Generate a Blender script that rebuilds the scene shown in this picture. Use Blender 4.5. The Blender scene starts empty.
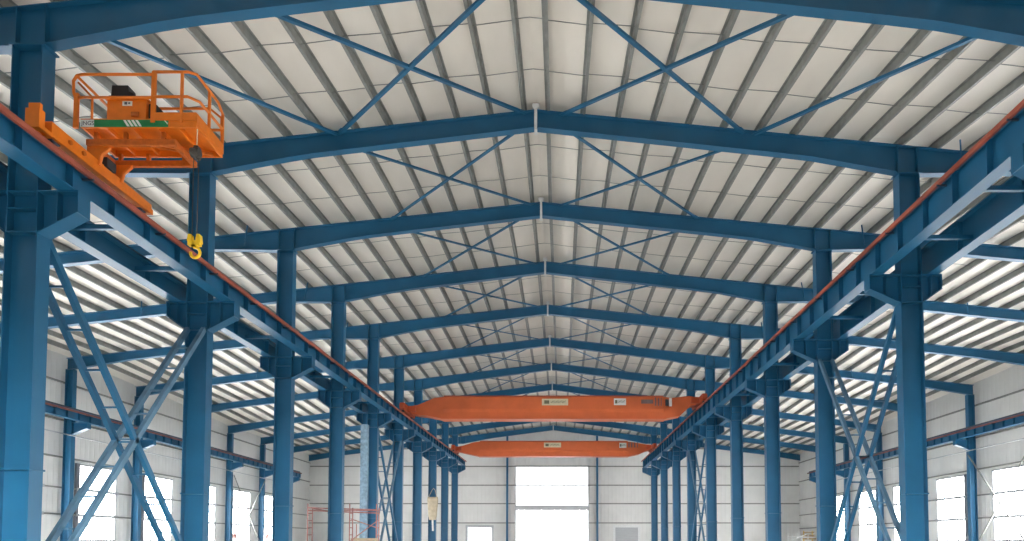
import bpy, math, random
from mathutils import Vector, Matrix
random.seed(4)
SC = bpy.context.scene
COL = SC.collection
CZ = 1.6                                   # eye height; heights noted "rel" are above the eye

# ------------------------------------------------------------------ materials
def mat(name, col, rough=0.5, metal=0.0, var=0.0, scale=4.0, bump=0.0, bscale=40.0, spec=0.5, stretch=None):
    m = bpy.data.materials.new(name); m.use_nodes = True
    nt = m.node_tree; N = nt.nodes; L = nt.links
    b = N['Principled BSDF']
    b.inputs['Base Color'].default_value = (*col, 1)
    b.inputs['Roughness'].default_value = rough
    b.inputs['Metallic'].default_value = metal
    b.inputs['Specular IOR Level'].default_value = spec
    tc = N.new('ShaderNodeTexCoord')
    src = tc.outputs['Object']
    if stretch:
        mp = N.new('ShaderNodeMapping'); mp.inputs['Scale'].default_value = stretch
        L.new(src, mp.inputs['Vector']); src = mp.outputs['Vector']
    if var > 0:
        n = N.new('ShaderNodeTexNoise'); n.inputs['Scale'].default_value = scale; n.inputs['Detail'].default_value = 5
        L.new(src, n.inputs['Vector'])
        r = N.new('ShaderNodeValToRGB')
        r.color_ramp.elements[0].position = .3; r.color_ramp.elements[1].position = .7
        r.color_ramp.elements[0].color = (*[max(0, c*(1-var)) for c in col], 1)
        r.color_ramp.elements[1].color = (*[min(1, c*(1+var)) for c in col], 1)
        L.new(n.outputs['Fac'], r.inputs['Fac']); L.new(r.outputs['Color'], b.inputs['Base Color'])
    if bump > 0:
        n2 = N.new('ShaderNodeTexNoise'); n2.inputs['Scale'].default_value = bscale
        L.new(src, n2.inputs['Vector'])
        bp = N.new('ShaderNodeBump'); bp.inputs['Strength'].default_value = bump; bp.inputs['Distance'].default_value = .02
        L.new(n2.outputs['Fac'], bp.inputs['Height']); L.new(bp.outputs['Normal'], b.inputs['Normal'])
    return m

def ribbed(name, col, axis, pitch, depth=.4):
    m = mat(name, col, .55, 0, .05, .6)
    nt = m.node_tree; N = nt.nodes; L = nt.links; b = N['Principled BSDF']
    tc = N.new('ShaderNodeTexCoord')
    w = N.new('ShaderNodeTexWave'); w.wave_type = 'BANDS'; w.bands_direction = axis; w.wave_profile = 'SIN'
    w.inputs['Scale'].default_value = 2*math.pi/pitch/20.0
    L.new(tc.outputs['Object'], w.inputs['Vector'])
    p = N.new('ShaderNodeMath'); p.operation = 'POWER'; p.inputs[1].default_value = 6
    L.new(w.outputs['Fac'], p.inputs[0])
    bp = N.new('ShaderNodeBump'); bp.inputs['Strength'].default_value = depth; bp.inputs['Distance'].default_value = .05
    L.new(p.outputs['Value'], bp.inputs['Height']); L.new(bp.outputs['Normal'], b.inputs['Normal'])
    return m

def glow(name, col, strength):
    m = bpy.data.materials.new(name); m.use_nodes = True
    nt = m.node_tree; N = nt.nodes; L = nt.links
    b = N['Principled BSDF']
    b.inputs['Base Color'].default_value = (.8, .82, .84, 1)
    b.inputs['Roughness'].default_value = .35
    n = N.new('ShaderNodeTexNoise'); n.inputs['Scale'].default_value = .35; n.inputs['Detail'].default_value = 3
    r = N.new('ShaderNodeValToRGB')
    r.color_ramp.elements[0].color = (*[c*.9 for c in col], 1); r.color_ramp.elements[1].color = (*col, 1)
    tc = N.new('ShaderNodeTexCoord'); L.new(tc.outputs['Object'], n.inputs['Vector'])
    L.new(n.outputs['Fac'], r.inputs['Fac']); L.new(r.outputs['Color'], b.inputs['Emission Color'])
    b.inputs['Emission Strength'].default_value = strength
    return m

WIN_E = 20.0
SKY = 40.0
SUN = 15.0
SUN_EL = 10.0
FO, FZ = 11.0, 5.5  # half-width and height of the light opening in the added front wall
M = {}
M['blue'] = mat('blue_paint', (.013, .116, .232), .36, 0, .10, .8, .03, 60, .45)
M['blue_grey'] = mat('blue_grey_primer', (.085, .19, .29), .5, .1, .18, 2.0, .05, 60)
M['galv'] = mat('galvanised_steel', (.235, .245, .232), .5, .2, .15, 3.0)
M['white_steel'] = mat('white_steel', (.72, .74, .74), .45, .1, .06, 6)
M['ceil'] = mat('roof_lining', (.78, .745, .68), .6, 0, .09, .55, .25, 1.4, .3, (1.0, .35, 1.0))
M['wall'] = ribbed('wall_panel_side', (.73, .735, .72), 'Y', .5)
M['wall_end'] = ribbed('wall_panel_end', (.70, .705, .69), 'X', .5)
M['wall_front'] = ribbed('wall_panel_front', (.16, .20, .26), 'X', .5)  # dark tone set to cut light bounced off the unseen front wall
M['floor'] = mat('concrete_floor', (.74, .725, .70), .4, 0, .06, .4)
M['apron'] = mat('outside_concrete', (.055, .055, .058), .9, 0, .15, .3)  # unseen outside ground kept dark, limiting light bounced up through the opening
M['orange'] = mat('orange_paint', (.78, .19, .010), .42, 0, .08, 5)
M['orange_dark'] = mat('orange_paint_weathered', (.52, .12, .010), .5, 0, .2, 9)
M['crane'] = mat('crane_orange', (.70, .150, .045), .45, 0, .06, 1.2)
M['crane_red'] = mat('crane_orange_end', (.52, .085, .025), .45, 0, .08, 1.5)
M['red_bar'] = mat('conductor_red', (.34, .085, .05), .5, 0, .35, 1.2, stretch=(1, .6, 1))
M['brown_bar'] = mat('conductor_brown', (.17, .06, .055), .5, 0, .3, 1.2)
M['rail'] = mat('rail_steel', (.06, .085, .12), .45, .5, .2, 3)
M['black'] = mat('black_housing', (.012, .012, .014), .5, 0, .1, 8)
M['dark'] = mat('dark_gap', (.03, .035, .04), .6, 0, .1, 8)
M['yellow'] = mat('yellow_hook', (.92, .60, .02), .42, 0, .08, 8)
M['green'] = mat('green_sticker', (.012, .22, .07), .4, 0, .06, 9)
M['white'] = mat('white_sticker', (.78, .79, .76), .45, 0, .04, 9)
M['cream'] = mat('cream_plate', (.74, .66, .46), .45, 0, .05, 9)
M['ink'] = mat('ink', (.05, .055, .06), .5, 0, .1, 9)
M['olive'] = mat('olive_ink', (.17, .16, .09), .5, 0, .1, 9)
M['grey_ink'] = mat('grey_ink', (.20, .13, .12), .5, 0, .1, 9)
M['frame'] = mat('window_alu', (.42, .44, .46), .4, .2, .05, 3)
M['frame_dark'] = mat('window_dark', (.16, .17, .20), .5, .1, .05, 3)
M['cable'] = mat('steel_cable', (.12, .11, .10), .4, .7, .1, 20)
M['scaffold'] = mat('scaffold_rust', (.42, .20, .18), .6, .1, .25, 5)
M['timber'] = mat('scaffold_board', (.52, .40, .26), .7, 0, .2, 3, stretch=(1, 6, 6))
M['canvas'] = mat('beige_canvas', (.58, .50, .36), .85, 0, .15, 4, .5, 9)
M['pale_post'] = mat('pale_blue_flaking', (.26, .40, .52), .6, 0, .28, 5, .1, 20)
M['pane'] = glow('lit_pane', (1, 1, 1), WIN_E)
M['pane_soft'] = glow('lit_door_panel', (1, 1, 1), 1.6)
M['shutter'] = mat('grey_shutter', (.42, .44, .46), .5, .1, .08, 2, stretch=(1, 1, 12))

# ------------------------------------------------------------------ mesh builder
class MB:
    def __init__(s): s.v = []; s.f = []
    def hexa(s, p):                       # p: 4 bottom (ccw from above) + 4 top
        n = len(s.v); s.v += [tuple(q) for q in p]
        for f in ((3,2,1,0),(4,5,6,7),(0,1,5,4),(1,2,6,5),(2,3,7,6),(3,0,4,7)):
            s.f.append(tuple(n+i for i in f))
        return s
    def box(s, x0, x1, y0, y1, z0, z1):
        x0, x1 = min(x0,x1), max(x0,x1); y0, y1 = min(y0,y1), max(y0,y1); z0, z1 = min(z0,z1), max(z0,z1)
        return s.hexa([(x0,y0,z0),(x1,y0,z0),(x1,y1,z0),(x0,y1,z0),(x0,y0,z1),(x1,y0,z1),(x1,y1,z1),(x0,y1,z1)])
    def cbox(s, x, y, z, w, d, h): return s.box(x-w/2, x+w/2, y-d/2, y+d/2, z-h/2, z+h/2)
    def prism(s, poly, d):                # polygon (3-D points) swept along the vector d
        n = len(s.v); k = len(poly); d = Vector(d)
        a = [Vector(p) for p in poly]
        nrm = Vector((0,0,0))
        for i in range(k): nrm += a[i].cross(a[(i+1) % k])
        if nrm.dot(d) > 0: a.reverse()
        s.v += [tuple(p) for p in a] + [tuple(p+d) for p in a]
        s.f.append(tuple(range(n, n+k))); s.f.append(tuple(n+k+i for i in reversed(range(k))))
        for i in range(k):
            j = (i+1) % k; s.f.append((n+j, n+i, n+k+i, n+k+j))
        return s
    def bar(s, p, q, w, h, up=(0,0,1)):
        p = Vector(p); q = Vector(q); d = (q-p).normalized(); u = Vector(up)
        if abs(d.dot(u)) > .98: u = Vector((1,0,0))
        sd = d.cross(u).normalized(); u = sd.cross(d).normalized()
        r = [p-sd*w/2-u*h/2, p+sd*w/2-u*h/2, p+sd*w/2+u*h/2, p-sd*w/2+u*h/2]
        return s.prism(r, q-p)
    def tube(s, pts, r, n=8, closed=False):
        pts = [Vector(p) for p in pts]; base = len(s.v); k = len(pts); ref = None
        for i, p in enumerate(pts):
            if closed: t = pts[(i+1) % k]-pts[i-1]
            else: t = pts[min(i+1,k-1)]-pts[max(i-1,0)]
            t.normalize()
            if ref is None:
                ref = Vector((0,0,1)) if abs(t.z) < .9 else Vector((1,0,0))
            a = (ref-t*ref.dot(t)).normalized(); b = t.cross(a); ref = a
            for j in range(n):
                an = 2*math.pi*j/n; s.v.append(tuple(p+(a*math.cos(an)+b*math.sin(an))*r))
        for i in range(k if closed else k-1):
            i2 = (i+1) % k
            for j in range(n):
                j2 = (j+1) % n
                s.f.append((base+i*n+j, base+i*n+j2, base+i2*n+j2, base+i2*n+j))
        if not closed:
            s.f.append(tuple(base+j for j in reversed(range(n)))); s.f.append(tuple(base+(k-1)*n+j for j in range(n)))
        return s
    def cyl(s, p, q, r, n=16): return s.tube([p, q], r, n)
    def build(s, name, m, parent=None, smooth=False):
        me = bpy.data.meshes.new(name); me.from_pydata(s.v, [], s.f); me.update()
        if smooth:
            for p in me.polygons: p.use_smooth = len(p.vertices) == 4
        o = bpy.data.objects.new(name, me); COL.objects.link(o)
        me.materials.append(M[m] if isinstance(m, str) else m)
        if parent is not None:
            o.parent = parent
            o.matrix_parent_inverse = Matrix.Translation(parent.location).inverted()
        return o

def tag(o, label, cat, group=None, kind=None):
    o['label'] = label; o['category'] = cat
    if group: o['group'] = group
    o['kind'] = kind or 'thing'
    return o
def thing(name, loc, label, cat, group=None):
    o = bpy.data.objects.new(name, None); o.empty_display_size = .3; COL.objects.link(o); o.location = loc
    return tag(o, label, cat, group)
def struct(o, label=None, cat=None):
    o['kind'] = 'structure'
    if label: o['label'] = label
    if cat: o['category'] = cat
    return o
ORD = ['first','second','third','fourth','fifth','sixth','seventh','eighth','ninth','tenth','eleventh','twelfth','thirteenth',
       'fourteenth','fifteenth','sixteenth','seventeenth','eighteenth','nineteenth','twentieth','twenty-first','twenty-second',
       'twenty-third','twenty-fourth','twenty-fifth','twenty-sixth','twenty-seventh','twenty-eighth']

# ------------------------------------------------------------------ the hall's measures
FY = [15.65, 23.35, 30.85, 38.4, 45.9, 53.5, 61.1, 68.7, 76.4, 84.0, 91.5]
ZE = [12.33, 13.50, 14.05, 14.34, 14.50, 14.45, 14.40, 14.20, 14.10, 14.00, 14.00]     # rafter top over the crane columns (rel)
ZA = [13.60, 14.76, 15.27, 15.65, 15.80, 15.85, 15.85, 15.75, 15.60, 15.45, 15.45]     # rafter top at the ridge (rel)
XR = [-.68, -.64, -.60, -.52, -.45, -.36, -.28, -.22, -.19, -.17, -.17]
H, HO, BACK, END = 12.0, 32.0, -8.0, 92.6
SIDE = {-1: 'platform side', 1: 'side opposite platform'}

def lerp(t, a, Y):
    if Y <= FY[0]: return a[0]
    for i in range(len(FY)-1):
        if Y <= FY[i+1]:
            u = (Y-FY[i])/(FY[i+1]-FY[i]); return a[i]*(1-u)+a[i+1]*u
    return a[-1]
def roof(x, Y):
    xr = lerp(0, XR, Y); za = lerp(0, ZA, Y); ze = lerp(0, ZE, Y)
    s = -1 if x < xr else 1
    return CZ + za - (za-ze)*abs(x-xr)/(H-s*xr)
def rail_z(s, Y): return (8.27+.0205*Y if s < 0 else 10.03)+CZ      # top of the crane beam
BD = {-1: .64, 1: 1.0}                                                    # its depth
RX = {-1: 11.0, 1: 10.85}                                                  # its distance from the hall's middle
PUR = .27

# ------------------------------------------------------------------ setting: floor, walls, ceiling
struct(MB().box(-HO-.9, HO+.9, BACK, END+.5, -.2, 0).build('floor', 'floor'))
struct(MB().box(-90, 90, BACK-80, BACK, -.25, -.05).build('ground', 'apron'))

def ceil_mesh():
    mb = MB(); ys = [BACK]+FY+[END+.4]
    def xs(Y):
        xr = lerp(0, XR, Y); L = []
        L.append((-1, 33.0))
        for i in range(26, -1, -1): L.append((-1, .4+1.18*i))
        L.append((0, 0))
        for i in range(27): L.append((1, .4+1.18*i))
        L.append((1, 33.0))
        return [xr*max(0, 1-o/32)+s*o for s, o in L]
    rows = []
    for Y in ys:
        up = [(x, Y, roof(x, Y)+PUR) for x in xs(Y)]
        rows.append((up, [(x, y, z+.08) for x, y, z in up]))
    n = len(rows[0][0])
    for lvl in (0, 1):
        for r in rows: mb.v += r[lvl]
    R = len(rows)
    for i in range(R-1):
        for j in range(n-1):
            a = i*n+j; mb.f.append((a, a+n, a+n+1, a+1)); b = R*n+a; mb.f.append((b, b+1, b+n+1, b+n))
    for i in range(R-1):
        for j in (0, n-1):
            a = i*n+j; b = R*n+a; mb.f.append((a, b, b+n, a+n))
    for j in range(n-1):
        for i in (0, R-1):
            a = i*n+j; b = R*n+a; mb.f.append((a, a+1, b+1, b))
    return mb
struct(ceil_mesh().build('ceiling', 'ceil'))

WZ0, WZ1 = 1.75, 7.02                                           # window sill and head
bays = [(0.9, 8.4), (8.4, 15.8)]+[(FY[i], FY[i+1]) for i in range(10)]
bays = [(-6.6, .9)]+bays
def win_span(a, b):
    c = (a+b)/2-.1; w = min(2.25, (b-a)*.3); return c-w, c+w
wn = 0
for s in (-1, 1):
    nm = 'left' if s < 0 else 'right'
    xi, xo = s*(HO+.55), s*(HO+.70)
    mb = MB(); prev = BACK
    zt = lambda Y: roof(s*(HO+.55), Y)+PUR+.03
    def wall_piece(y0, y1, z0, top=None):
        if top is None:
            for yb in FY:
                if y0 < yb-.01 and yb+.01 < y1: wall_piece(y0, yb, z0); wall_piece(yb, y1, z0); return
        mb.hexa([(min(xi,xo),y0,z0),(max(xi,xo),y0,z0),(max(xi,xo),y1,z0),(min(xi,xo),y1,z0)] +
                [(min(xi,xo),y0,top or zt(y0)),(max(xi,xo),y0,top or zt(y0)),(max(xi,xo),y1,top or zt(y1)),(min(xi,xo),y1,top or zt(y1))])
    cuts = [win_span(a, b) for a, b in bays]
    for (a, b), (w0, w1) in zip(bays, cuts):
        if b < 16: wall_piece(BACK if a < 0 else a, b, 0); continue
        a2 = BACK if (a, b) == bays[0] else a; b2 = END+.3 if (a, b) == bays[-1] else b
        if (a, b) == bays[-1]:
            wall_piece(a2, b2, 0); continue
        wall_piece(a2, w0, 0); wall_piece(w1, b2, 0)
        wall_piece(w0, w1, 0, WZ0); wall_piece(w0, w1, WZ1)
    w = struct(mb.build('wall_'+nm, 'wall'))
    for gz in (3.50, 5.25, 7.25, 9.7, 12.2):
        g = MB()
        if gz < WZ1:
            prev = BACK
            for w0, w1 in cuts[3:-1]: g.box(xi, xi-s*.16, prev, w0, gz-.05, gz+.05); prev = w1
            g.box(xi, xi-s*.16, prev, END, gz-.05, gz+.05)
        else: g.box(xi, xi-s*.16, BACK, END, gz-.05, gz+.05)
        g.build('girt', 'galv', w)
    for w0, w1 in cuts[3:-1]:
        wn += 1
        r = bpy.data.objects.new('window_%d' % wn, None); COL.objects.link(r); r.location = (xi, (w0+w1)/2, WZ0); struct(r)
        f = MB(); xa, xb = xi-s*.06, xi+s*.10
        f.box(xa, xb, w0, w1, WZ0, WZ0+.10).box(xa, xb, w0, w1, WZ1-.12, WZ1)
        f.box(xa, xb, w1-.14, w1, WZ0+.1, WZ1-.12)
        for gz in (3.50, 5.25): f.box(xi-s*.2, xb, w0, w1, gz-.10, gz+.10)
        for k in (1, 2): f.box(xi-s*.04, xi+s*.06, w0+(w1-w0)*k/3-.05, w0+(w1-w0)*k/3+.05, WZ0, 3.45)
        f.build('window_frame', 'frame', r)
        MB().box(xa-s*.1, xb, w0-.05, w0+.30, WZ0, WZ1).build('window_jamb', 'frame_dark', r)
        MB().box(xi+s*.05, xi+s*.07, w0, w1, WZ0, WZ1).build('pane', 'pane', r)

# end wall with its tall door, two side doors, posts and girts
DX0, DX1, DZ, DM = -5.1, 4.45, 11.75, 6.25
SD = [(-11.75, -8.05, 3.95), (7.75, 11.35, 3.95)]
mb = MB()
def endp(x0, x1, z0, z1=None):
    a = z1 if z1 else roof(x0, END)+PUR; b = z1 if z1 else roof(x1, END)+PUR
    mb.hexa([(x0,END,z0),(x1,END,z0),(x1,END+.2,z0),(x0,END+.2,z0),(x0,END,a),(x1,END,b),(x1,END+.2,b),(x0,END+.2,a)])
xe = HO+.7
endp(-xe, SD[0][0], 0); endp(SD[0][0], SD[0][1], SD[0][2]); endp(SD[0][1], DX0, 0)
endp(DX0, XR[-1], DZ); endp(XR[-1], DX1, DZ)
endp(DX1, SD[1][0], 0); endp(SD[1][0], SD[1][1], SD[1][2]); endp(SD[1][1], xe, 0)
wend = struct(mb.build('wall_end', 'wall_end'))
for gz in (4.25, 6.80, 9.25, 11.75, 14.1):
    g = MB()
    segs = [(-xe+.3, DX0-.1), (DX1+.1, xe-.3)] if gz < 11.7 else [(-xe+.3, xe-.3)]
    for a, b in segs: g.box(a, b, END-.16, END, gz-.07, gz+.07)
    g.build('girt', 'galv', wend)
d = bpy.data.objects.new('door_1', None); COL.objects.link(d); d.location = ((DX0+DX1)/2, END, 0); struct(d)
g = MB()
g.box(DX0-.15, DX0, END-.1, END+.2, 0, DZ+.12).box(DX1, DX1+.15, END-.1, END+.2, 0, DZ+.12).box(DX0, DX1, END-.1, END+.2, DZ, DZ+.12)
g.build('door_frame', 'frame', d)
MB().box(DX0, DX1, END-.12, END+.1, DM-.32, DM+.32).build('lintel', 'frame', d)
g = MB()
for k in range(1, 6): x = DX0+(DX1-DX0)*k/6; g.box(x-.03, x+.03, END, END+.05, DM+.3, DZ)
g.box(DX0, DX1, END, END+.06, 9.18, 9.32)
g.build('glazing_bar', 'frame', d)
MB().box(DX0, DX1, END+.08, END+.10, DM+.32, DZ).build('upper_pane', 'pane_soft', d)
MB().box(DX0, DX1, END+.12, END+.14, 0, DM-.32).build('door_panel', 'pane_soft', d)
for i, (a, b, zt_) in enumerate(SD):
    d = bpy.data.objects.new('door_%d' % (i+2), None); COL.objects.link(d); d.location = ((a+b)/2, END, 0); struct(d)
    g = MB(); g.box(a, a+.3, END-.08, END+.15, 0, zt_).box(b-.3, b, END-.08, END+.15, 0, zt_).box(a+.3, b-.3, END-.08, END+.15, zt_-.3, zt_)
    g.build('door_frame', 'frame' if i == 0 else 'white_steel', d)
    if i == 0: MB().box((a+b)/2-.03, (a+b)/2+.03, END, END+.05, 0, zt_-.3).build('mullion', 'frame', d)
    MB().box(a+.3, b-.3, END+.06, END+.1, 0, zt_-.3).build('door_panel', 'pane_soft' if i == 0 else 'shutter', d)
mb = MB()
def frontp(x0, x1, z0):
    a = roof(x0, BACK)+PUR; b = roof(x1, BACK)+PUR
    mb.hexa([(x0,BACK-.2,z0),(x1,BACK-.2,z0),(x1,BACK,z0),(x0,BACK,z0),(x0,BACK-.2,a),(x1,BACK-.2,b),(x1,BACK,b),(x0,BACK,a)])
for a, b, z in ((-xe, -FO, 0), (-FO, XR[0], FZ), (XR[0], FO, FZ), (FO, xe, 0)): frontp(a, b, z)
struct(mb.build('wall_front', 'wall_front'))  # added behind the viewpoint, unseen; its low opening keeps daylight low
for x, lb in ((-6.25, 'slim blue end wall post beside the tall bright door, work platform side'), (5.65, 'slim blue end wall post beside the tall bright door, opposite the platform')):
    t = thing('wind_post', (x, END-.4, 0), lb, 'post', 'wind posts on the end wall')
    zt_ = roof(x, END)-.1
    MB().box(x-.13, x+.13, END-.42, END-.40, 0, zt_).box(x-.13, x+.13, END-.18, END-.16, 0, zt_).box(x-.015, x+.015, END-.40, END-.18, 0, zt_).build('shaft', 'blue', t)
    MB().box(x-.25, x+.25, END-.5, END-.1, 0, .03).build('base_plate', 'blue', t)

# ------------------------------------------------------------------ columns
def h_section(mb, x, y, z0, z1, depth, width, tf=.028, tw=.018):
    mb.box(x-depth/2, x-depth/2+tf, y-width/2, y+width/2, z0, z1)
    mb.box(x+depth/2-tf, x+depth/2, y-width/2, y+width/2, z0, z1)
    mb.box(x-depth/2+tf, x+depth/2-tf, y-tw/2, y+tw/2, z0, z1)
    return mb
KNEE = .98
CW = .42
for s in (-1, 1):
    for k in range(10):
        Y = FY[k]; x = s*H
        ct = rail_z(s, Y)-BD[s]                              # corbel top
        rowlab = 'platform-side row' if s < 0 else 'row opposite the platform'
        t = thing('crane_column', (x, Y, 0), 'blue steel crane column, %s, %s from the front' % (rowlab, ORD[k]), 'column', 'crane columns')
        h_section(MB(), x, Y, .04, ct-.95, .74, CW).build('lower_shaft', 'blue', t)
        up = h_section(MB(), x, Y, ct-.95, min(roof(x, Y), roof(x-s*.1, Y))-KNEE-.02, .70, CW)
        for z in (ct-.94, ct-.40, ct-.015): up.box(x-.33, x+.33, Y-CW/2+.01, Y+CW/2-.01, z-.015, z+.015)
        up.build('upper_shaft', 'blue', t)
        MB().box(x-.5, x+.5, Y-.35, Y+.35, 0, .04).build('base_plate', 'blue', t)
        MB().box(x-.40, x+.40, Y-CW/2-.03, Y+CW/2+.03, 3.22, 3.26).build('splice_plate', 'blue', t)
        MB().box(x-.42, x+.42, Y-CW/2-.02, Y+CW/2+.02, roof(x, Y)-KNEE-.02-.0, roof(x, Y)-KNEE+.015).build('cap_plate', 'blue', t)
        for side, reach in ((-s, H-RX[s]+.24), (s, 1.0)):      # inward bracket, aisle bracket
            f = x+side*.36; e = x+side*reach; zb, ze = ct-.95, ct-.48
            c = MB()
            c.prism([(f, Y-.012, zb), (e, Y-.012, ze), (e, Y-.012, ct-.03), (f, Y-.012, ct-.03)], (0, .024, 0))
            c.box(f, e+side*.01, Y-CW/2, Y+CW/2, ct-.03, ct)                      # top plate
            c.hexa([(min(f,e),Y-CW/2,(zb if f<e else ze)-.03),(max(f,e),Y-CW/2,(ze if f<e else zb)-.03),(max(f,e),Y+CW/2,(ze if f<e else zb)-.03),(min(f,e),Y+CW/2,(zb if f<e else ze)-.03),
                    (min(f,e),Y-CW/2,zb if f<e else ze),(max(f,e),Y-CW/2,ze if f<e else zb),(max(f,e),Y+CW/2,ze if f<e else zb),(min(f,e),Y+CW/2,zb if f<e else ze)])
            c.box(e-side*.0, e+side*.025, Y-CW/2, Y+CW/2, ze-.03, ct-.0)          # end plate
            m = f+(e-f)*.48; zm = zb+(ze-zb)*.48
            c.box(m-.01, m+.01, Y-CW/2+.01, Y+CW/2-.01, zm, ct-.03)
            c.build('corbel', 'blue', t)

# columns along the side walls, with a bracket for the aisle crane beam
WR = 31.0
def wall_rail(Y): return 8.55+CZ
for s, ks in ((-1, range(4, 10)), (1, range(5, 10))):
    for n, k in enumerate(ks):
        Y = FY[k]; x = s*HO; ct = wall_rail(Y)-.62
        t = thing('wall_column', (x, Y, 0), 'blue wall column by the windows, %s, %s visible from the front' % (SIDE[s], ORD[n]), 'column', 'columns along the side walls')
        h_section(MB(), x, Y, .04, ct, .52, .40).build('lower_shaft', 'blue', t)
        h_section(MB(), x, Y, ct, roof(x, Y)-.78, .50, .40).build('upper_shaft', 'blue', t)
        MB().box(x-.4, x+.4, Y-.3, Y+.3, 0, .04).build('base_plate', 'blue', t)
        e = x-s*1.25; f = x-s*.25
        c = MB().prism([(f, Y-.012, ct-.8), (e, Y-.012, ct-.4), (e, Y-.012, ct), (f, Y-.012, ct)], (0, .024, 0))
        c.box(f, e, Y-.2, Y+.2, ct-.03, ct).box(e, e-s*.03, Y-.2, Y+.2, ct-.42, ct)
        c.prism([(f, Y-.2, ct-.8), (e, Y-.2, ct-.4), (e, Y-.2, ct-.37), (f, Y-.2, ct-.77)], (0, .4, 0))
        c.build('corbel', 'blue', t)

# ------------------------------------------------------------------ rafters
def rafter_mesh(st, Y, w=.30, tf=.028, tw=.016):
    """st: list of (x, top, bottom), an I-section in the frame's plane"""
    web, top, bot = MB(), MB(), MB()
    if st[0][0] > st[-1][0]: st = st[::-1]
    for (xa, ta, ba), (xb, tb, bb) in zip(st, st[1:]):
        def hx(m, hw, za0, za1, zb0, zb1):
            m.hexa([(xa,Y-hw,za0),(xb,Y-hw,zb0),(xb,Y+hw,zb0),(xa,Y+hw,za0),(xa,Y-hw,za1),(xb,Y-hw,zb1),(xb,Y+hw,zb1),(xa,Y+hw,za1)])
        hx(web, tw/2, ba+tf, ta-tf, bb+tf, tb-tf); hx(top, w/2, ta-tf, ta, tb-tf, tb); hx(bot, w/2, ba, ba+tf, bb, bb+tf)
    return web, top, bot
def dep(dx):                      # beam depth against distance from the column
    return KNEE-(KNEE-.68)*min(1, dx/3.6)
for k in range(11):
    Y = FY[k]; xr = XR[k]
    for s in (-1, 1):
        slope = 'slope over the work platform' if s < 0 else 'slope opposite the work platform'
        st = []
        span = abs(s*H-xr)
        for i in range(13):
            x = xr+s*span*i/12.0; dx = span*(12-i)/12.0
            d_ = .62+(.70-.62)*min(1, i/8.5) if dx > 3.6 else dep(dx)
            st.append((x, roof(x+s*1e-4, Y), roof(x+s*1e-4, Y)-d_))
        xk = s*(H+.37); st.append((xk, roof(xk, Y), roof(s*H, Y)-KNEE))
        t = thing('rafter', (s*H, Y, roof(s*H, Y)-KNEE), 'blue main rafter from ridge to column, %s, %s frame from front' % (SIDE[s], ORD[k]), 'rafter', 'rafters over the crane hall')
        web, top, bot = rafter_mesh(st, Y)
        for xx in (s*(H-.335), s*(H+.335)): web.box(xx-.012, xx+.012, Y-.15, Y+.15, roof(s*H, Y)-KNEE+.03, roof(xx, Y)-.03)
        web.build('web', 'blue', t); top.build('top_flange', 'blue', t); bot.build('bottom_flange', 'blue', t)
        if s < 0:
            MB().box(xr-.05, xr+.05, Y-.19, Y+.16, roof(xr, Y)-.72, roof(xr, Y)+.03).build('ridge_plate', 'white_steel', t)
            MB().box(xr-.12, xr+.12, Y-.17, Y+.15, roof(xr, Y)+.03, roof(xr, Y)+.2).build('ridge_cleat', 'white_steel', t)
        # aisle rafter
        xs_ = [H+.37, H+1.6, H+3.4, H+8, H+13, HO-4, HO-2, HO+.26]
        st = []
        for xx in xs_:
            dx = xx-H
            d_ = dep(dx)-.12*min(1, dx/3.4) if xx < HO-4.5 else .56+.22*max(0, (xx-(HO-4))/4.2)
            st.append((s*xx, roof(s*xx, Y), roof(s*xx, Y)-d_))
        t = thing('aisle_rafter', (s*HO, Y, roof(s*HO, Y)-.78), 'blue aisle rafter down to the wall, %s, %s frame from front' % (SIDE[s], ORD[k]), 'rafter', 'rafters over the side aisles')
        web, top, bot = rafter_mesh(st, Y)
        web.build('web', 'blue', t); top.build('top_flange', 'blue', t); bot.build('bottom_flange', 'blue', t)
        for xx in (H+1.9, H+11.0):
            xx *= s
            MB().bar((xx, Y-.02, roof(xx, Y)-.55), (xx-s*.32, Y-.5, roof(xx-s*.32, Y)+.15), .05, .05).build('fly_brace', 'blue', t)

# ------------------------------------------------------------------ purlins and sag rods
ysP = [8.0]+FY+[END-.05]
def pur_x(s, off, Y): return lerp(0, XR, Y)*max(0, 1-off/32)+s*off
for s in (-1, 1):
    slope = 'over the work platform' if s < 0 else 'opposite the work platform'
    for i in range(27):
        off = .4+1.18*i; mb = MB()
        for Ya, Yb in zip(ysP, ysP[1:]):
            xa, xb = pur_x(s, off, Ya), pur_x(s, off, Yb); za, zb = roof(xa, Ya), roof(xb, Yb)
            def pc(x0, x1, z0, z1):
                mb.hexa([(xa+x0,Ya,za+z0),(xa+x1,Ya,za+z0),(xb+x1,Yb,zb+z0),(xb+x0,Yb,zb+z0),(xa+x0,Ya,za+z1),(xa+x1,Ya,za+z1),(xb+x1,Yb,zb+z1),(xb+x0,Yb,zb+z1)])
            pc(-.006, .006, .004, PUR-.005); pc(min(0, s*.08), max(0, s*.08), .002, .012); pc(min(0, -s*.08), max(0, -s*.08), PUR-.012, PUR-.002)
            lipx = s*.08
            pc(lipx-.006, lipx+.006, .012, .035)
        o = mb.build('purlin', 'galv')
        tag(o, 'long grey roof purlin, %s, %s from the ridge' % (SIDE[s], ORD[i]), 'purlin', 'roof purlins')
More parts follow.
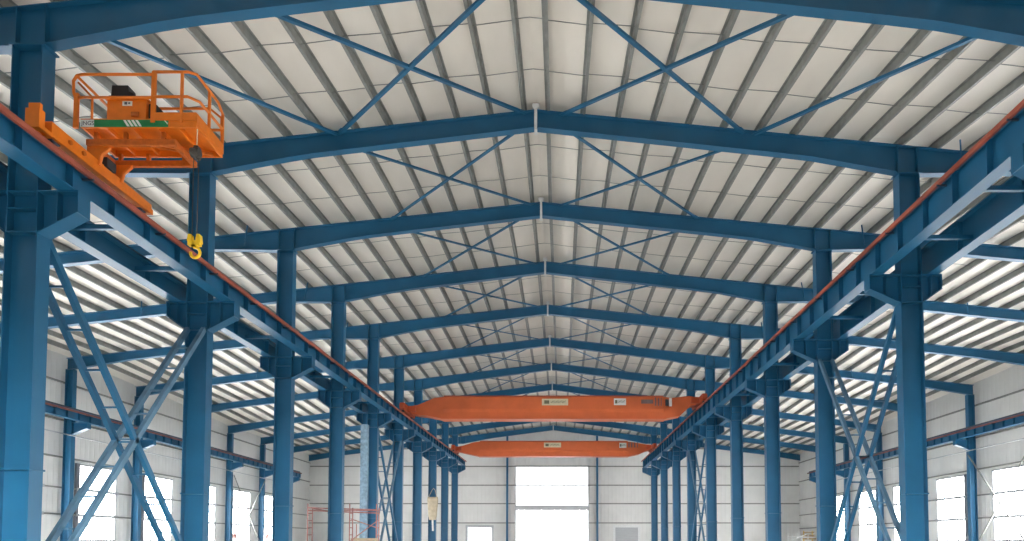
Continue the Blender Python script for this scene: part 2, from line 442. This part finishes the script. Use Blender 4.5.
for k in range(8):
    for fr, w in ((.33, 'nearer'), (.67, 'farther')):
        for s in (-1, 1):
            Y = FY[k]+(FY[k+1]-FY[k])*fr; mb = MB(); px = lerp(0, XR, Y); pz = roof(px, Y)+.13
            for i in range(18):
                x = pur_x(s, .4+1.18*i, Y); z = roof(x, Y)+(.10 if i % 2 else .13); yy = Y+(.04 if i % 2 else -.04)
                if i: mb.bar((px, yy, pz), (x, yy, z), .018, .018)
                else: mb.bar((px, Y, pz), (x, Y, z), .018, .018)
                px, pz = x, z
            o = mb.build('sag_rod', 'galv')
            tag(o, 'thin sag rod line, %s roof bay, %s, %s of the two' % (ORD[k], SIDE[s], w), 'rod', 'sag rods between purlins')

# roof bracing
def brace(pa, pb, label, w=.10):
    t = thing('roof_brace', pa, label, 'brace', 'diagonal roof braces')
    MB().bar(pa, pb, w, w*.8).build('bar', 'blue', t)
    for p, q in ((pa, pb), (pb, pa)):
        p = Vector(p); q = Vector(q); d_ = (q-p).normalized()
        MB().bar(p-d_*.05, p+d_*.35, .22, .02).build('gusset_plate', 'blue', t)
for k in range(9):
    Ya, Yb = FY[k]+.18, FY[k+1]-.18
    w = .11 if k == 0 else (.09 if k < 4 else .07)
    for s in (-1, 1):
        sl = 'slope over the work platform' if s < 0 else 'slope opposite the work platform'
        for xi_, xo_, lb in ((7.1, .75, 'running toward the ridge as it recedes'), (.75, 7.1, 'running away from the ridge as it recedes')):
            xa = s*xi_-.25; xb = s*xo_-.25
            if s < 0: xa, xb = {7.1: (-7.8, -1.0), .75: (-.65, -7.3)}[xi_]
            else: xa, xb = {7.1: (6.9, .25), .75: (-.1, 6.4)}[xi_]
            if k == 0: xa = {(-1, 7.1): -7.5, (-1, .75): -.9, (1, 7.1): 6.5, (1, .75): -.3}[s, xi_]
            pa = (xa, Ya, roof(xa, Ya)-.10); pb = (xb, Yb, roof(xb, Yb)-.10)
            brace(pa, pb, 'blue roof brace, %s bay, %s, %s' % (ORD[k], SIDE[s], lb), w)
for s in (-1, 1):
    xa = -11.7 if s < 0 else 11.0; xb = -7.4 if s < 0 else 6.8; Ya, Yb = FY[0]+.18, FY[1]-.18
    brace((xa, Ya, roof(xa, Ya)-.12), (xb, Yb, roof(xb, Yb)-.12), 'blue outer roof brace in the first bay %s' % ('behind the work platform railing' if s < 0 else 'above the beam opposite the work platform'), .11)

# ------------------------------------------------------------------ crane beams
def runway(name, s, xc, zf, depth, y0, y1, label, rail=True, inner=0, bar=True, step=1.5, w=.40):
    t = thing(name, (xc, y0, zf(y0)-depth), label, 'crane beam', 'crane runway beams')
    def run(x0, x1, dz0, dz1, nm, m, seg=((y0, y1),), par=t):
        mb = MB()
        for a, b in seg:
            za, zb = zf(a), zf(b); X0, X1 = min(x0,x1), max(x0,x1)
            mb.hexa([(X0,a,za+dz0),(X1,a,za+dz0),(X1,b,zb+dz0),(X0,b,zb+dz0),(X0,a,za+dz1),(X1,a,za+dz1),(X1,b,zb+dz1),(X0,b,zb+dz1)])
        return mb.build(nm, m, par)
    mb = MB(); za, zb = zf(y0), zf(y1)
    mb.hexa([(xc-.01,y0,za-depth+.03),(xc+.01,y0,za-depth+.03),(xc+.01,y1,zb-depth+.03),(xc-.01,y1,zb-depth+.03),
             (xc-.01,y0,za-.04),(xc+.01,y0,za-.04),(xc+.01,y1,zb-.04),(xc-.01,y1,zb-.04)])
    y = y0+.4
    while y < y1:
        z = zf(y); mb.box(xc-w/2+.03, xc+w/2-.03, y-.01, y+.01, z-depth+.03, z-.04); y += step
    mb.build('web', 'blue', t)
    run(xc-w/2, xc+w/2, -.04, 0, 'top_flange', 'blue')
    run(xc-w/2, xc+w/2, -depth, -depth+.03, 'bottom_flange', 'blue')
    if rail:
        run(xc-.04, xc+.04, 0, .14, 'rail', 'rail')
    if bar:
        xb = xc+inner*(w/2+.05)
        run(xb-.04, xb+.04, -.16, -.045, 'conductor_bar', 'brown_bar' if name == 'wall_runway_beam' else 'red_bar')
        y = y0+.9
        while y < y1:
            z = zf(y); MB().box(xc+inner*.03, xb+inner*.05, y-.02, y+.02, z-.19, z-.14).build('bar_bracket', 'rail', t); y += 3.0
    return t
for s in (-1, 1):
    lb = 'carrying the orange work platform' if s < 0 else 'facing the one with the work platform'
    runway('runway_beam', s, s*RX[s], lambda Y, s=s: rail_z(s, Y), BD[s], 9.0, FY[9]+.9, 'blue crane runway beam with red conductor bar, %s' % lb, True, -s, True)
    t = runway('runway_beam', s, s*12.72, lambda Y, s=s: rail_z(s, Y)+.0, BD[s], 9.0, FY[9]+.9, 'blue runway beam on the aisle face of the columns, %s' % SIDE[s], True, s, False, 3.0, .38)
    for k in range(9):
        for fr in (.3, .68):
            Y = FY[k]+(FY[k+1]-FY[k])*fr; z = rail_z(s, Y)-BD[s]+.25
            MB().box(s*(RX[s]+.02), s*12.70, Y-.06, Y+.06, z-.06, z+.06).build('tie_strut', 'blue', t)
    runway('wall_runway_beam', s, s*WR, wall_rail, .62, 36.0 if s < 0 else 42.0, FY[9]+.9, 'small blue runway beam on the side wall columns, %s' % SIDE[s], True, -s, True, 1.1, .34)
    mb = MB().tube([(s*(HO-.45), 36 if s < 0 else 42, 8.62), (s*(HO-.45), FY[9], 8.62)], .04, 8)
    tag(mb.build('wall_pipe', 'frame'), 'thin pale pipe under the wall runway beam, %s' % SIDE[s], 'pipe', 'pipes along the side walls')

# ------------------------------------------------------------------ bracing between crane columns
def col_brace(s, k, m2='blue_grey'):
    Ya, Yb = FY[k]+.22, FY[k+1]-.22
    za = rail_z(s, FY[k])-BD[s]-.95; zb = rail_z(s, FY[k+1])-BD[s]-.95
    row = 'row carrying the work platform' if s < 0 else 'row opposite the work platform'
    for (p0, p1, m, lb) in (((Ya, za), (Yb, .25), 'blue', 'falling away from the front'), ((Yb, zb), (Ya, .25), m2, 'falling toward the front')):
        t = thing('column_brace', (s*H, p1[0], p1[1]), 'double brace between %s and %s columns, %s, %s' % (ORD[k], ORD[k+1], SIDE[s], lb), 'brace', 'cross braces between columns')
        for dx in (-.27, .27):
            MB().bar((s*H+dx, p0[0], p0[1]), (s*H+dx, p1[0], p1[1]), .13, .15).build('brace_bar', m, t)
        for i in range(1, 10):
            u = i/10; y = p0[0]+(p1[0]-p0[0])*u; z = p0[1]+(p1[1]-p0[1])*u
            MB().bar((s*H-.26, y, z), (s*H+.26, y, z), .05, .05).build('lacing_bar', m, t)
    yc = (Ya+Yb)/2
    u = .5; zc = (za+zb)/4+.125
    return yc, zc
for s, k in ((-1, 0), (-1, 4), (1, 1), (1, 5)): col_brace(s, k)

# thin cross rods in the side walls
for s, k in ((-1, 7), (1, 4)):
    where = 'by the windows, %s' % SIDE[s]
    Ya, Yb = FY[k]+.2, FY[k+1]-.2
    for a, b, lb in ((Ya, Yb, 'rising away from the front'), (Yb, Ya, 'rising toward the front')):
        o = MB().tube([(s*(HO-.35), a, .6), (s*(HO-.35), b, 8.3)], .055 if s > 0 else .05, 8).build('wall_brace_rod', 'galv')
        tag(o, 'thin grey wall brace rod %s, %s' % (where, lb), 'rod', 'wall brace rods')

# ------------------------------------------------------------------ overhead cranes
def crane(Y, zb, zt_, label, marks):
    t = thing('overhead_crane', (0, Y, zb), label, 'crane', 'orange overhead cranes')
    xl, xr_ = -RX[-1], RX[1]
    nl, nr = rail_z(-1, Y)+.14, rail_z(1, Y)+.14
    w = .55
    nl = max(nl, zb+.3); nr = max(nr, zb+.3)
    poly = [(xl+.35, nl+.10), (xl+.75, nl-.0), (xl+1.55, zb+.22), (xl+2.6, zb), (xr_-2.6, zb), (xr_-1.55, zb+.22), (xr_-.75, nr-.0), (xr_-.35, nr+.10),
            (xr_-.35, nr+.62), (xr_-.9, nr+.72), (xr_-2.1, zt_-.10), (xr_-2.9, zt_), (xl+2.9, zt_), (xl+2.1, zt_-.10), (xl+.9, nl+.72), (xl+.35, nl+.62)]
    MB().prism([(x, Y-w, z) for x, z in poly], (0, 2*w, 0)).build('girder', 'crane', t)
    hz = zb+(zt_-zb)*.36
    for yf, sg in ((Y-w, -1), (Y+w, 1)):                     # upper side panel: upright face, underside slanting in
        prof = [(0, zt_-.03), (.14, zt_-.05), (.14, hz+.08), (0, hz-.12)]
        g = MB().prism([(xl+2.75, yf+sg*d_, z) for d_, z in prof], (xr_-xl-5.5, 0, 0))
        g.build('side_panel', 'crane', t)
    MB().box(xl+2.62, xr_-2.62, Y-w-.08, Y+w+.08, zb-.035, zb-.001).build('bottom_flange', 'crane', t)
    MB().box(xl+2.8, xr_-2.8, Y-w-.16, Y+w+.16, zt_+.001, zt_+.04).build('top_flange', 'crane_red', t)
    for sx, xx, n in ((-1, xl, nl), (1, xr_, nr)):
        e = MB().box(xx-.16, xx+.16, Y-1.9, Y+1.9, n+.12, n+.62)
        e.box(xx-.16, xx+.16, Y-2.05, Y-1.9, n+.2, n+.5).box(xx-.16, xx+.16, Y+1.9, Y+2.05, n+.2, n+.5)
        c = e.build('end_carriage', 'crane_red', t)
        for yy in (Y-1.5, Y+1.5): MB().cyl((xx-.08, yy, n+.2), (xx+.08, yy, n+.2), .2, 16).build('wheel', 'rail', c)
        g = MB().box(xx-sx*.2, xx-sx*.75, Y-.75, Y+.75, n+.16, n+.60)
        g.build('connection_plate', 'crane_red', t)
    yf = Y-w-.146
    for (x0, x1, z0, z1, m, ink) in marks:
        p = MB().box(x0, x1, yf-.02, yf+.006, z0, z1).build('nameplate' if m in ('cream', 'white') else 'marking', m, t)
        if ink:
            g = MB(); n = ink*2; h_ = z1-z0; W = x1-x0; xs0 = x0+W*.34
            g.box(x0+W*.09, x0+W*.28, yf-.026, yf-.02, z0+h_*.24, z0+h_*.76)            # emblem block
            u = W*.58/n
            for i in range(n):                                                         # line of letters
                xx = xs0+u*i; top = .70 if i % 3 else .74
                g.box(xx, xx+u*.26, yf-.026, yf-.02, z0+h_*.36, z0+h_*top)
                zz = (.36, .50, .62)[i % 3]
                g.box(xx+u*.26, xx+u*.66, yf-.026, yf-.02, z0+h_*zz, z0+h_*(zz+.09))
            g.build('lettering', 'olive', p)
    return t
Y1 = 52.0; k1 = 52.0/700
px1 = lambda u: (u-554.5)*(Y1+.1)/700.0
z1_ = lambda v: CZ+(543-v)*(Y1+.1)/700.0
crane(Y1, z1_(419.3), z1_(397.3), 'orange overhead crane nearer the front, wider in view, with cream nameplate', [
    (px1(542), px1(568), z1_(406.5), z1_(400.0), 'cream', 6), (px1(613.5), px1(625.5), z1_(406.3), z1_(399.6), 'white', 3),
    (px1(640.5), px1(652.5), z1_(404.8), z1_(400.8), 'grey_ink', 0), (px1(654), px1(655.5), z1_(407), z1_(398.7), 'grey_ink', 0), (px1(657), px1(658.5), z1_(407), z1_(399.5), 'grey_ink', 0),
    (px1(660), px1(660.8), z1_(407), z1_(399), 'grey_ink', 0), (px1(664.5), px1(668), z1_(407), z1_(400.5), 'ink', 0), (px1(668.2), px1(671), z1_(407.5), z1_(399.2), 'white', 0)])
Y2 = 77.3
px2 = lambda u: (u-554.5)*(Y2+.1)/700.0
z2_ = lambda v: CZ+(543-v)*(Y2+.1)/700.0
crane(Y2, z2_(456.3), z2_(441.8), 'orange overhead crane farther back, above the tall bright door', [
    (px2(544), px2(561), z2_(448), z2_(443.2), 'cream', 5), (px2(619), px2(626), z2_(448.4), z2_(443.4), 'white', 2),
    (px2(628), px2(629.2), z2_(448), z2_(443), 'grey_ink', 0), (px2(630.5), px2(632), z2_(448), z2_(443), 'grey_ink', 0), (px2(633.5), px2(635), z2_(448), z2_(443), 'grey_ink', 0), (px2(636.5), px2(637.5), z2_(448), z2_(443), 'grey_ink', 0)])

# ------------------------------------------------------------------ work platform on the runway
RZ = CZ
PX0, PX1, PY0, PY1 = -11.20, -8.40, 16.0, 17.3
DKB, DKT = 9.74+RZ, 9.95+RZ
t = thing('work_platform', (-11.0, 16.6, rail_z(-1, 16.6)+.14), 'orange work platform with guardrail and green stripe, riding on the runway beam', 'work platform')
dk = MB().box(PX0+.08, PX1, PY0+.05, PY1, DKT-.05, DKT)
dk.box(PX0+.08, PX1, PY0, PY0+.05, DKB, DKT+.002).box(PX0+.08, PX1, PY1-.05, PY1, DKB, DKT-.05)
dk.box(PX0+.085, PX0+.13, PY0+.05, PY1-.05, DKB+.004, DKT-.05).box(PX1-.05, PX1-.004, PY0+.05, PY1-.05, DKB+.004, DKT-.05)
for x in (-10.6, -10.0, -9.4, -8.9): dk.box(x-.03, x+.03, PY0+.05, PY1-.05, DKB+.04, DKT-.05)
dk.build('deck', 'orange', t)
MB().box(-9.46, PX1-.001, PY0-.02, PY0-.001, DKT-.05, DKT+.14).box(PX1+.001, PX1+.02, PY0-.02, PY1+.001, DKT-.12, DKT+.12).build('toe_board', 'orange', t)
sf = MB()                                          # under-frame below the deck
for y in (PY0+.25, PY1-.12): sf.box(-11.12, -9.0, y-.05, y+.05, DKB-.30, DKB-.16)
sf.box(-11.115, -11.0, PY0+.30, PY1-.17, DKB-.295, DKB-.165).box(-9.1, -9.005, PY0+.30, PY1-.17, DKB-.295, DKB-.165)
for x in (-10.9, -10.2, -9.3):
    for y in (PY0+.25, PY1-.12): sf.box(x-.04, x+.04, y-.04, y+.04, DKB-.17, DKB+.02)
sf.bar((-9.7, PY0+.25, DKB-.2), (-8.6, PY1-.1, DKB+.02), .07, .07).bar((-9.95, PY0+.25, DKB-.2), (-8.9, PY1-.1, DKB+.02), .07, .07)
sf.build('under_frame', 'orange_dark', t)
# carriage on the rail
tz = rail_z(-1, 16.8)+.14
cb = MB()
zc0 = lambda y: rail_z(-1, y)+.14
cb.hexa([(-11.13,14.75,zc0(14.75)+.08),(-10.87,14.75,zc0(14.75)+.08),(-10.87,18.5,zc0(18.5)+.08),(-11.13,18.5,zc0(18.5)+.08),
         (-11.13,14.75,zc0(14.75)+.40),(-10.87,14.75,zc0(14.75)+.40),(-10.87,18.5,zc0(18.5)+.32),(-11.13,18.5,zc0(18.5)+.32)])
cb.box(-11.15, -10.85, 14.35, 14.52, zc0(14.4)+.05, zc0(14.4)+.46).box(-11.15, -11.08, 14.5, 14.76, zc0(14.4)+.05, zc0(14.4)+.42).box(-10.92, -10.85, 14.5, 14.76, zc0(14.4)+.05, zc0(14.4)+.14)
cb.box(-11.12, -10.88, 14.40, 14.48, zc0(14.4)+.46, zc0(14.4)+.60)
cb.box(-11.1, -10.9, 18.5, 18.62, zc0(18.5)+.1, zc0(18.5)+.24)
ca = cb.build('rail_carriage', 'orange', t)
for y in (15.0, 18.25): MB().cyl((-11.05, y, zc0(y)+.17), (-10.95, y, zc0(y)+.17), .17, 18).build('wheel', 'rail', ca)
for y in (15.3, 15.75): MB().cyl((-10.87, y, zc0(y)+.24), (-10.82, y, zc0(y)+.24), .05, 12).build('hub_cap', 'orange_dark', ca)
for y in (16.3, 17.15):
    lg = MB()
    lg.prism([(-11.14, y-.03, zc0(y)+.3), (-10.86, y-.03, zc0(y)+.3), (-10.80, y-.03, DKB-.45), (-10.55, y-.03, DKB-.28), (-11.14, y-.03, DKB-.28)], (0, .06, 0))
    lg.tube([(-10.86, y, zc0(y)+.25), (-10.80, y, DKB-.5), (-10.60, y, DKB-.32)], .045, 8)
    lg.build('support_leg', 'orange', t)
MB().box(-11.02, -10.80, 16.5, 16.85, zc0(16.6)+.34, zc0(16.6)+.56).build('gearbox', 'dark', t)
# green stripe with lettering and slashes along the front
st_ = MB().box(-11.12, -9.06, PY0-.008, PY0+.002, DKB+.01, DKB+.18).build('side_stripe', 'green', t)
MB().box(-11.12, -10.80, PY0-.012, PY0-.008, DKB+.01, DKB+.18).build('stripe_end', 'white', st_)
sl = MB()
for i in range(4):
    x = -10.12+i*.095; sl.prism([(x, PY0-.008, DKB+.17), (x+.06, PY0-.008, DKB+.17), (x+.16, PY0-.008, DKB+.02), (x+.10, PY0-.008, DKB+.02)], (0, -.004, 0))
x = -9.17; sl.prism([(x, PY0-.008, DKB+.17), (x+.03, PY0-.008, DKB+.17), (x+.10, PY0-.008, DKB+.10), (x+.10, PY0-.008, DKB+.06)], (0, -.004, 0))
sl.build('slash_mark', 'white', st_)
cu = bpy.data.curves.new('lettering', 'FONT'); cu.body = 'JNGS'; cu.size = .135; cu.extrude = .002; cu.align_x = 'CENTER'
tmp = bpy.data.objects.new('lettering_text', cu); COL.objects.link(tmp)
bpy.context.view_layer.update()
me = bpy.data.meshes.new_from_object(tmp.evaluated_get(bpy.context.evaluated_depsgraph_get()))
bpy.data.objects.remove(tmp)
lt = bpy.data.objects.new('lettering', me); COL.objects.link(lt); me.materials.clear(); me.materials.append(M['ink'])
lt.location = (-10.945, PY0-.013, DKB+.05); lt.rotation_euler = (math.pi/2, 0, 0)
lt.parent = st_; lt.matrix_parent_inverse = st_.matrix_world.inverted() if False else Matrix.Translation(t.location).inverted() @ Matrix.Identity(4)
lt.matrix_parent_inverse = Matrix.Identity(4)
# control box with motor
bx = MB().box(-10.56, -9.64, PY0+.08, PY0+.55, DKT, DKT+.52)
bx.box(-10.60, -9.60, PY0+.05, PY0+.58, DKT+.50, DKT+.54)
bo = bx.build('control_box', 'orange', t)
pl = MB().box(-10.20, -9.97, PY0+.07, PY0+.08, DKT+.36, DKT+.47).build('label_plate', 'white', bo)
MB().box(-10.15, -10.08, PY0+.066, PY0+.07, DKT+.385, DKT+.45).box(-10.06, -10.01, PY0+.066, PY0+.07, DKT+.40, DKT+.44).build('latch_mark', 'ink', bo)
MB().box(-9.98, -9.80, PY0+.05, PY0+.08, DKT+.10, DKT+.20).build('latch', 'orange_dark', bo)
mo = MB().box(-10.56, -10.10, PY0+.12, PY0+.45, DKT+.54, DKT+.64)
mo.prism([(-10.52, PY0+.14, DKT+.62), (-10.10, PY0+.14, DKT+.62), (-9.99, PY0+.14, DKT+.70), (-10.10, PY0+.14, DKT+.75), (-10.12, PY0+.14, DKT+.90), (-10.50, PY0+.14, DKT+.90)], (0, .30, 0))
mo.build('motor', 'black', bo)
MB().box(-9.62, -9.45, PY0+.15, PY0+.5, DKT, DKT+.45).build('battery_pack', 'black', t)
# guardrails
RT = 11.02+RZ; MR = 10.46+RZ
gr = MB(); r_ = .034
def P(x, y, z): return (x, y, z)
gr.tube([P(-11.20,PY0,MR-.12), P(-11.30,PY0,MR+.1), P(-11.32,PY0,RT-.16), P(-11.24,PY0,RT-.03), P(-11.1,PY0,RT), P(-9.45,PY0,RT)], r_, 8)
gr.tube([P(-11.24,PY0,MR), P(-9.45,PY0,MR)], r_, 8)
gr.tube([P(-11.20,PY0,RT-.2), P(-10.86,PY0,MR), P(-10.86,PY0,DKT)], r_*.8, 8)
gr.tube([P(-11.22,PY1,DKT-.1), P(-11.26,PY1,RT-.08), P(-11.15,PY1,RT), P(-8.75,PY1,RT), P(-8.45,PY1,RT-.25), P(-8.42,PY1,DKT-.1)], r_, 8)
gr.tube([P(-11.24,PY1,MR), P(-8.42,PY1,MR)], r_, 8)
gr.tube([P(-11.22,PY0,RT-.06), P(-11.22,PY1,RT-.06)], r_, 8)
gr.tube([P(-9.45,PY0,RT+.06), P(-8.62,PY0,RT+.06), P(-8.46,PY0+.08,RT+.05), P(-8.42,PY0+.3,RT+.0), P(-8.42,PY1-.25,RT+.0), P(-8.42,PY1,RT-.16)], r_, 8)
gr.tube([P(-9.42,PY0,MR+.02), P(-8.62,PY0,MR+.02), P(-8.44,PY0+.2,MR+.02), P(-8.42,PY1,MR+.02)], r_, 8)
gr.build('guardrail', 'orange', t, True)
po = MB()
po.box(-11.28, -11.18, PY0-.03, PY0+.03, DKB-.02, MR+.1)
po.build('corner_post', 'orange', t)
for x, y, hi, hw in ((-9.42, PY0, RT+.06, .05), (-8.76, PY0, RT+.06, .028), (-8.42, PY0+.62, RT, .028), (-8.42, PY1, RT-.16, .028), (-10.2, PY1, RT, .025)):
    MB().box(x-hw, x+hw, y-.028, y+.028, DKT-.1, hi).build('guard_post', 'orange', t)
# hoist cable, block and hook hanging from the platform
hx, hy = -8.42, 16.08
hk = thing('hoist_hook', (hx, hy, 6.72+RZ), 'yellow crane hook hanging on a cable below the orange work platform', 'hook')
MB().tube([(hx, hy, 9.98+RZ), (hx, hy, 9.22+RZ)], .012, 6).build('upper_cable', 'cream', hk)
g = MB().cyl((hx-.10, hy-.05, 9.15+RZ), (hx+.10, hy-.05, 9.15+RZ), .11, 14).cyl((hx-.03, hy, 9.15+RZ), (hx+.03, hy, 9.15+RZ), .15, 14)
g.box(hx-.05, hx+.05, hy-.06, hy+.06, 9.15+RZ, 9.32+RZ)
g.build('pulley_block', 'cable', hk)
g = MB()
for dx in (-.07, .05): g.tube([(hx+dx, hy, 9.12+RZ), (hx+dx*.9, hy, 7.15+RZ)], .011, 6)
g.build('cable', 'cable', hk)
g = MB()
for dx in (-.13, .07): g.prism([(hx+dx, hy-.07, 7.20+RZ), (hx+dx+.07, hy-.07, 7.20+RZ), (hx+dx+.09, hy-.07, 7.02+RZ), (hx+.06, hy-.07, 6.92+RZ), (hx-.06, hy-.07, 6.92+RZ), (hx+dx-.02, hy-.07, 7.05+RZ)], (0, .14, 0))
g.box(hx-.14, hx+.14, hy-.06, hy+.06, 6.94+RZ, 7.05+RZ)
g.build('hook_block', 'yellow', hk)
pts = [(hx, hy, 6.95+RZ)]
for i in range(13):
    a = math.radians(100-i*24); pts.append((hx+.02+.11*math.cos(a), hy, 6.78+RZ+.12*math.sin(a)))
MB().tube(pts, .036, 8).build('hook', 'yellow', hk, True)

# ------------------------------------------------------------------ things low in the hall
# rusty scaffold between two columns
SY = 41.5
sx = lambda u: (u-554.5)*SY/700.0
sz = lambda v: CZ+(543-v)*SY/700.0
t = thing('scaffold', (sx(343), SY, 0), 'rusty red tube scaffold standing behind the fourth platform-side column', 'scaffold')
zt_ = sz(508)
def ladder(x0, x1, y, top):
    g = MB().tube([(x0,y,0),(x0,y,top+.25)], .035, 8).tube([(x1,y,0),(x1,y,top)], .035, 8)
    z = .4
    while z < top: g.tube([(x0,y,z),(x1,y,z)], .026, 6); z += .42
    return g
for x0, x1, y in ((sx(309.3), sx(314), SY-.3), (sx(328.5), sx(331.8), SY+.9), (sx(351), sx(354), SY-.3), (sx(375.5), sx(378), SY+.2)):
    ladder(x0, x1, y, zt_).build('ladder_frame', 'scaffold', t)
g = MB()
g.tube([(sx(309), SY-.3, zt_), (sx(378), SY-.2, zt_-.12)], .04, 8).tube([(sx(309), SY-.3, zt_-.16), (sx(378), SY+.2, zt_-.3)], .04, 8)
g.tube([(sx(314), SY-.3, zt_-.05), (sx(331), SY+.9, zt_-.2)], .035, 8).tube([(sx(331), SY+.9, zt_-.1), (sx(378), SY+.2, zt_-.15)], .035, 8)
g.build('ledger', 'scaffold', t)
g = MB().tube([(sx(352), SY-.3, sz(519)), (sx(377), SY+.2, sz(528))], .03, 8).tube([(sx(352), SY-.3, sz(541)), (sx(376), SY+.2, sz(521))], .03, 8)
g.tube([(sx(356.5), SY, sz(524)), (sx(356.5), SY, 0)], .03, 8)
g.build('cross_brace', 'scaffold', t)
MB().box(sx(352), sx(377), SY-.25, SY+.25, sz(541)+.0, sz(538.2)).build('platform_board', 'timber', t)

o = MB(); px_ = -12.22; py_ = 44.75
o.box(px_-.20, px_+.24, py_-.18, py_+.18, .03, rail_z(-1, 44.7)-BD[-1]-.95)
o.box(px_-.32, px_+.36, py_-.3, py_+.3, 0, .03)
tag(o.build('steel_post', 'pale_post'), 'pale blue flaking steel post in front of the fifth platform-side column', 'post')

by = FY[7]-.42; bz = lambda v: CZ+(543-v)*by/700.0; bxx = -11.9
g = MB(); n = len(g.v)
rings = [(0, .50, .18), (.15, .52, .20), (.5, .47, .20), (.85, .40, .17), (1, .33, .12)]
for f_, hw, hd in rings:
    z = bz(497)+(bz(520)-bz(497))*f_
    for i in range(12):
        a = 2*math.pi*i/12; c_, s_ = math.cos(a), math.sin(a)
        g.v.append((bxx+hw*math.copysign(abs(c_)**.5, c_)+.02*math.sin(5*a+f_*7), by+hd*math.copysign(abs(s_)**.6, s_), z))
for r in range(len(rings)-1):
    for i in range(12):
        j = (i+1) % 12; a = r*12; g.f.append((a+i, a+12+i, a+12+j, a+j))
g.f.append(tuple(range(12))); g.f.append(tuple(48+i for i in reversed(range(12))))
t = thing('canvas_bag', (bxx, by, bz(520)), 'beige canvas bag hanging on the eighth platform-side column', 'bag')
g.build('bag_body', 'canvas', t, True)
g = MB().tube([(bxx-.4, by, bz(497)), (bxx-.1, by+.15, bz(490)), (bxx+.05, by+.2, bz(488)), (bxx+.2, by+.15, bz(490)), (bxx+.4, by, bz(497))], .03, 6)
g.build('strap', 'canvas', t)
MB().tube([(bxx, by, bz(520)), (bxx+.05, by-.02, bz(531))], .09, 8).build('rope_end', 'white', t)

# pale scaffold with boards in the aisle opposite
QY = 87.0; qx = lambda u: (u-554.5)*QY/700.0; qz = lambda v: CZ+(543-v)*QY/700.0
t = thing('scaffold', (qx(800), QY, 0), 'pale scaffold with orange-yellow boards by the end wall, opposite the work platform', 'scaffold')
g = MB()
for u in (786.5, 790.5, 795, 800, 806): g.tube([(qx(u), QY-.4, 0), (qx(u)+.1, QY-.4, qz(533+(u % 3)))], .05, 6)
g.build('upright', 'white_steel', t)
MB().tube([(qx(786), QY-.4, qz(537)), (qx(815), QY-.4, qz(537.5))], .05, 6).tube([(qx(788), QY-.4, qz(541)), (qx(806), QY-.4, qz(534))], .04, 6).build('ledger', 'white_steel', t)
for i, (u0, u1, v0, v1) in enumerate(((803, 814, 536.5, 534.5), (804, 815, 539.5, 537.8), (805, 813, 533, 531.8))):
    MB().box(qx(u0), qx(u1), QY-.2-.1*i, QY+.6, qz(v0), qz(v1)).build('board', 'timber', t)
g = MB()
for u in (804.5, 813): g.tube([(qx(u), QY+.3, 0), (qx(u), QY+.3, qz(531))], .06, 6)
g.build('rear_upright', 'yellow', t)

# red and white sleeves on wall columns
for k, n in ((7, 'fourth'), (8, 'fifth')):
    x, Y = -HO, FY[k]
    t = thing('warning_post', (x+.75, Y-.3, 0), 'red and white warning post beside the %s platform-side wall column' % n, 'post', 'warning posts')
    for i in range(6):
        MB().cyl((x+.75, Y-.3, i*.42), (x+.75, Y-.3, i*.42+.42), .16, 14).build('band', 'scaffold' if i % 2 else 'white', t)

# ------------------------------------------------------------------ light
w = bpy.data.worlds.new('World'); SC.world = w; w.use_nodes = True
nt = w.node_tree; bg = nt.nodes['Background']
tc = nt.nodes.new('ShaderNodeTexCoord'); sp = nt.nodes.new('ShaderNodeSeparateXYZ'); rp = nt.nodes.new('ShaderNodeValToRGB')
nt.links.new(tc.outputs['Generated'], sp.inputs[0]); nt.links.new(sp.outputs['Z'], rp.inputs['Fac'])
e = rp.color_ramp.elements                                             # horizon band made bright to light the low columns, dim sky above
e[0].position = 0; e[0].color = (1, 1, 1, 1)
e[1].position = 1; e[1].color = (.05, .055, .065, 1)
for p, c in ((.10, (1, 1, 1, 1)), (.22, (.12, .125, .135, 1))):
    x = e.new(p); x.color = c
nt.links.new(rp.outputs['Color'], bg.inputs['Color']); bg.inputs['Strength'].default_value = SKY

sl_ = bpy.data.lights.new('sun', 'SUN'); so = bpy.data.objects.new('sun', sl_); COL.objects.link(so)
sl_.energy = SUN; sl_.angle = .03; sl_.color = (1, .95, .88)
so.rotation_euler = (math.radians(90-SUN_EL), 0, 0)                  # added, low through the front opening; its floor bounce lights the roof
cd = bpy.data.cameras.new('camera'); co = bpy.data.objects.new('camera', cd); COL.objects.link(co)
co.location = (0, 0, CZ); co.rotation_euler = (math.pi/2+.045, 0, 0)
cd.sensor_fit = 'HORIZONTAL'; cd.sensor_width = 36; cd.lens = 700*36/1024
cd.shift_x = -42.5/1024; cd.shift_y = (543-700*math.tan(.045)-270.5)/1024
cd.clip_end = 400
SC.camera = co
vs = SC.view_settings
vs.view_transform = 'Standard'; vs.look = 'None'; vs.gamma = 1; vs.use_curve_mapping = False; vs.exposure = .22
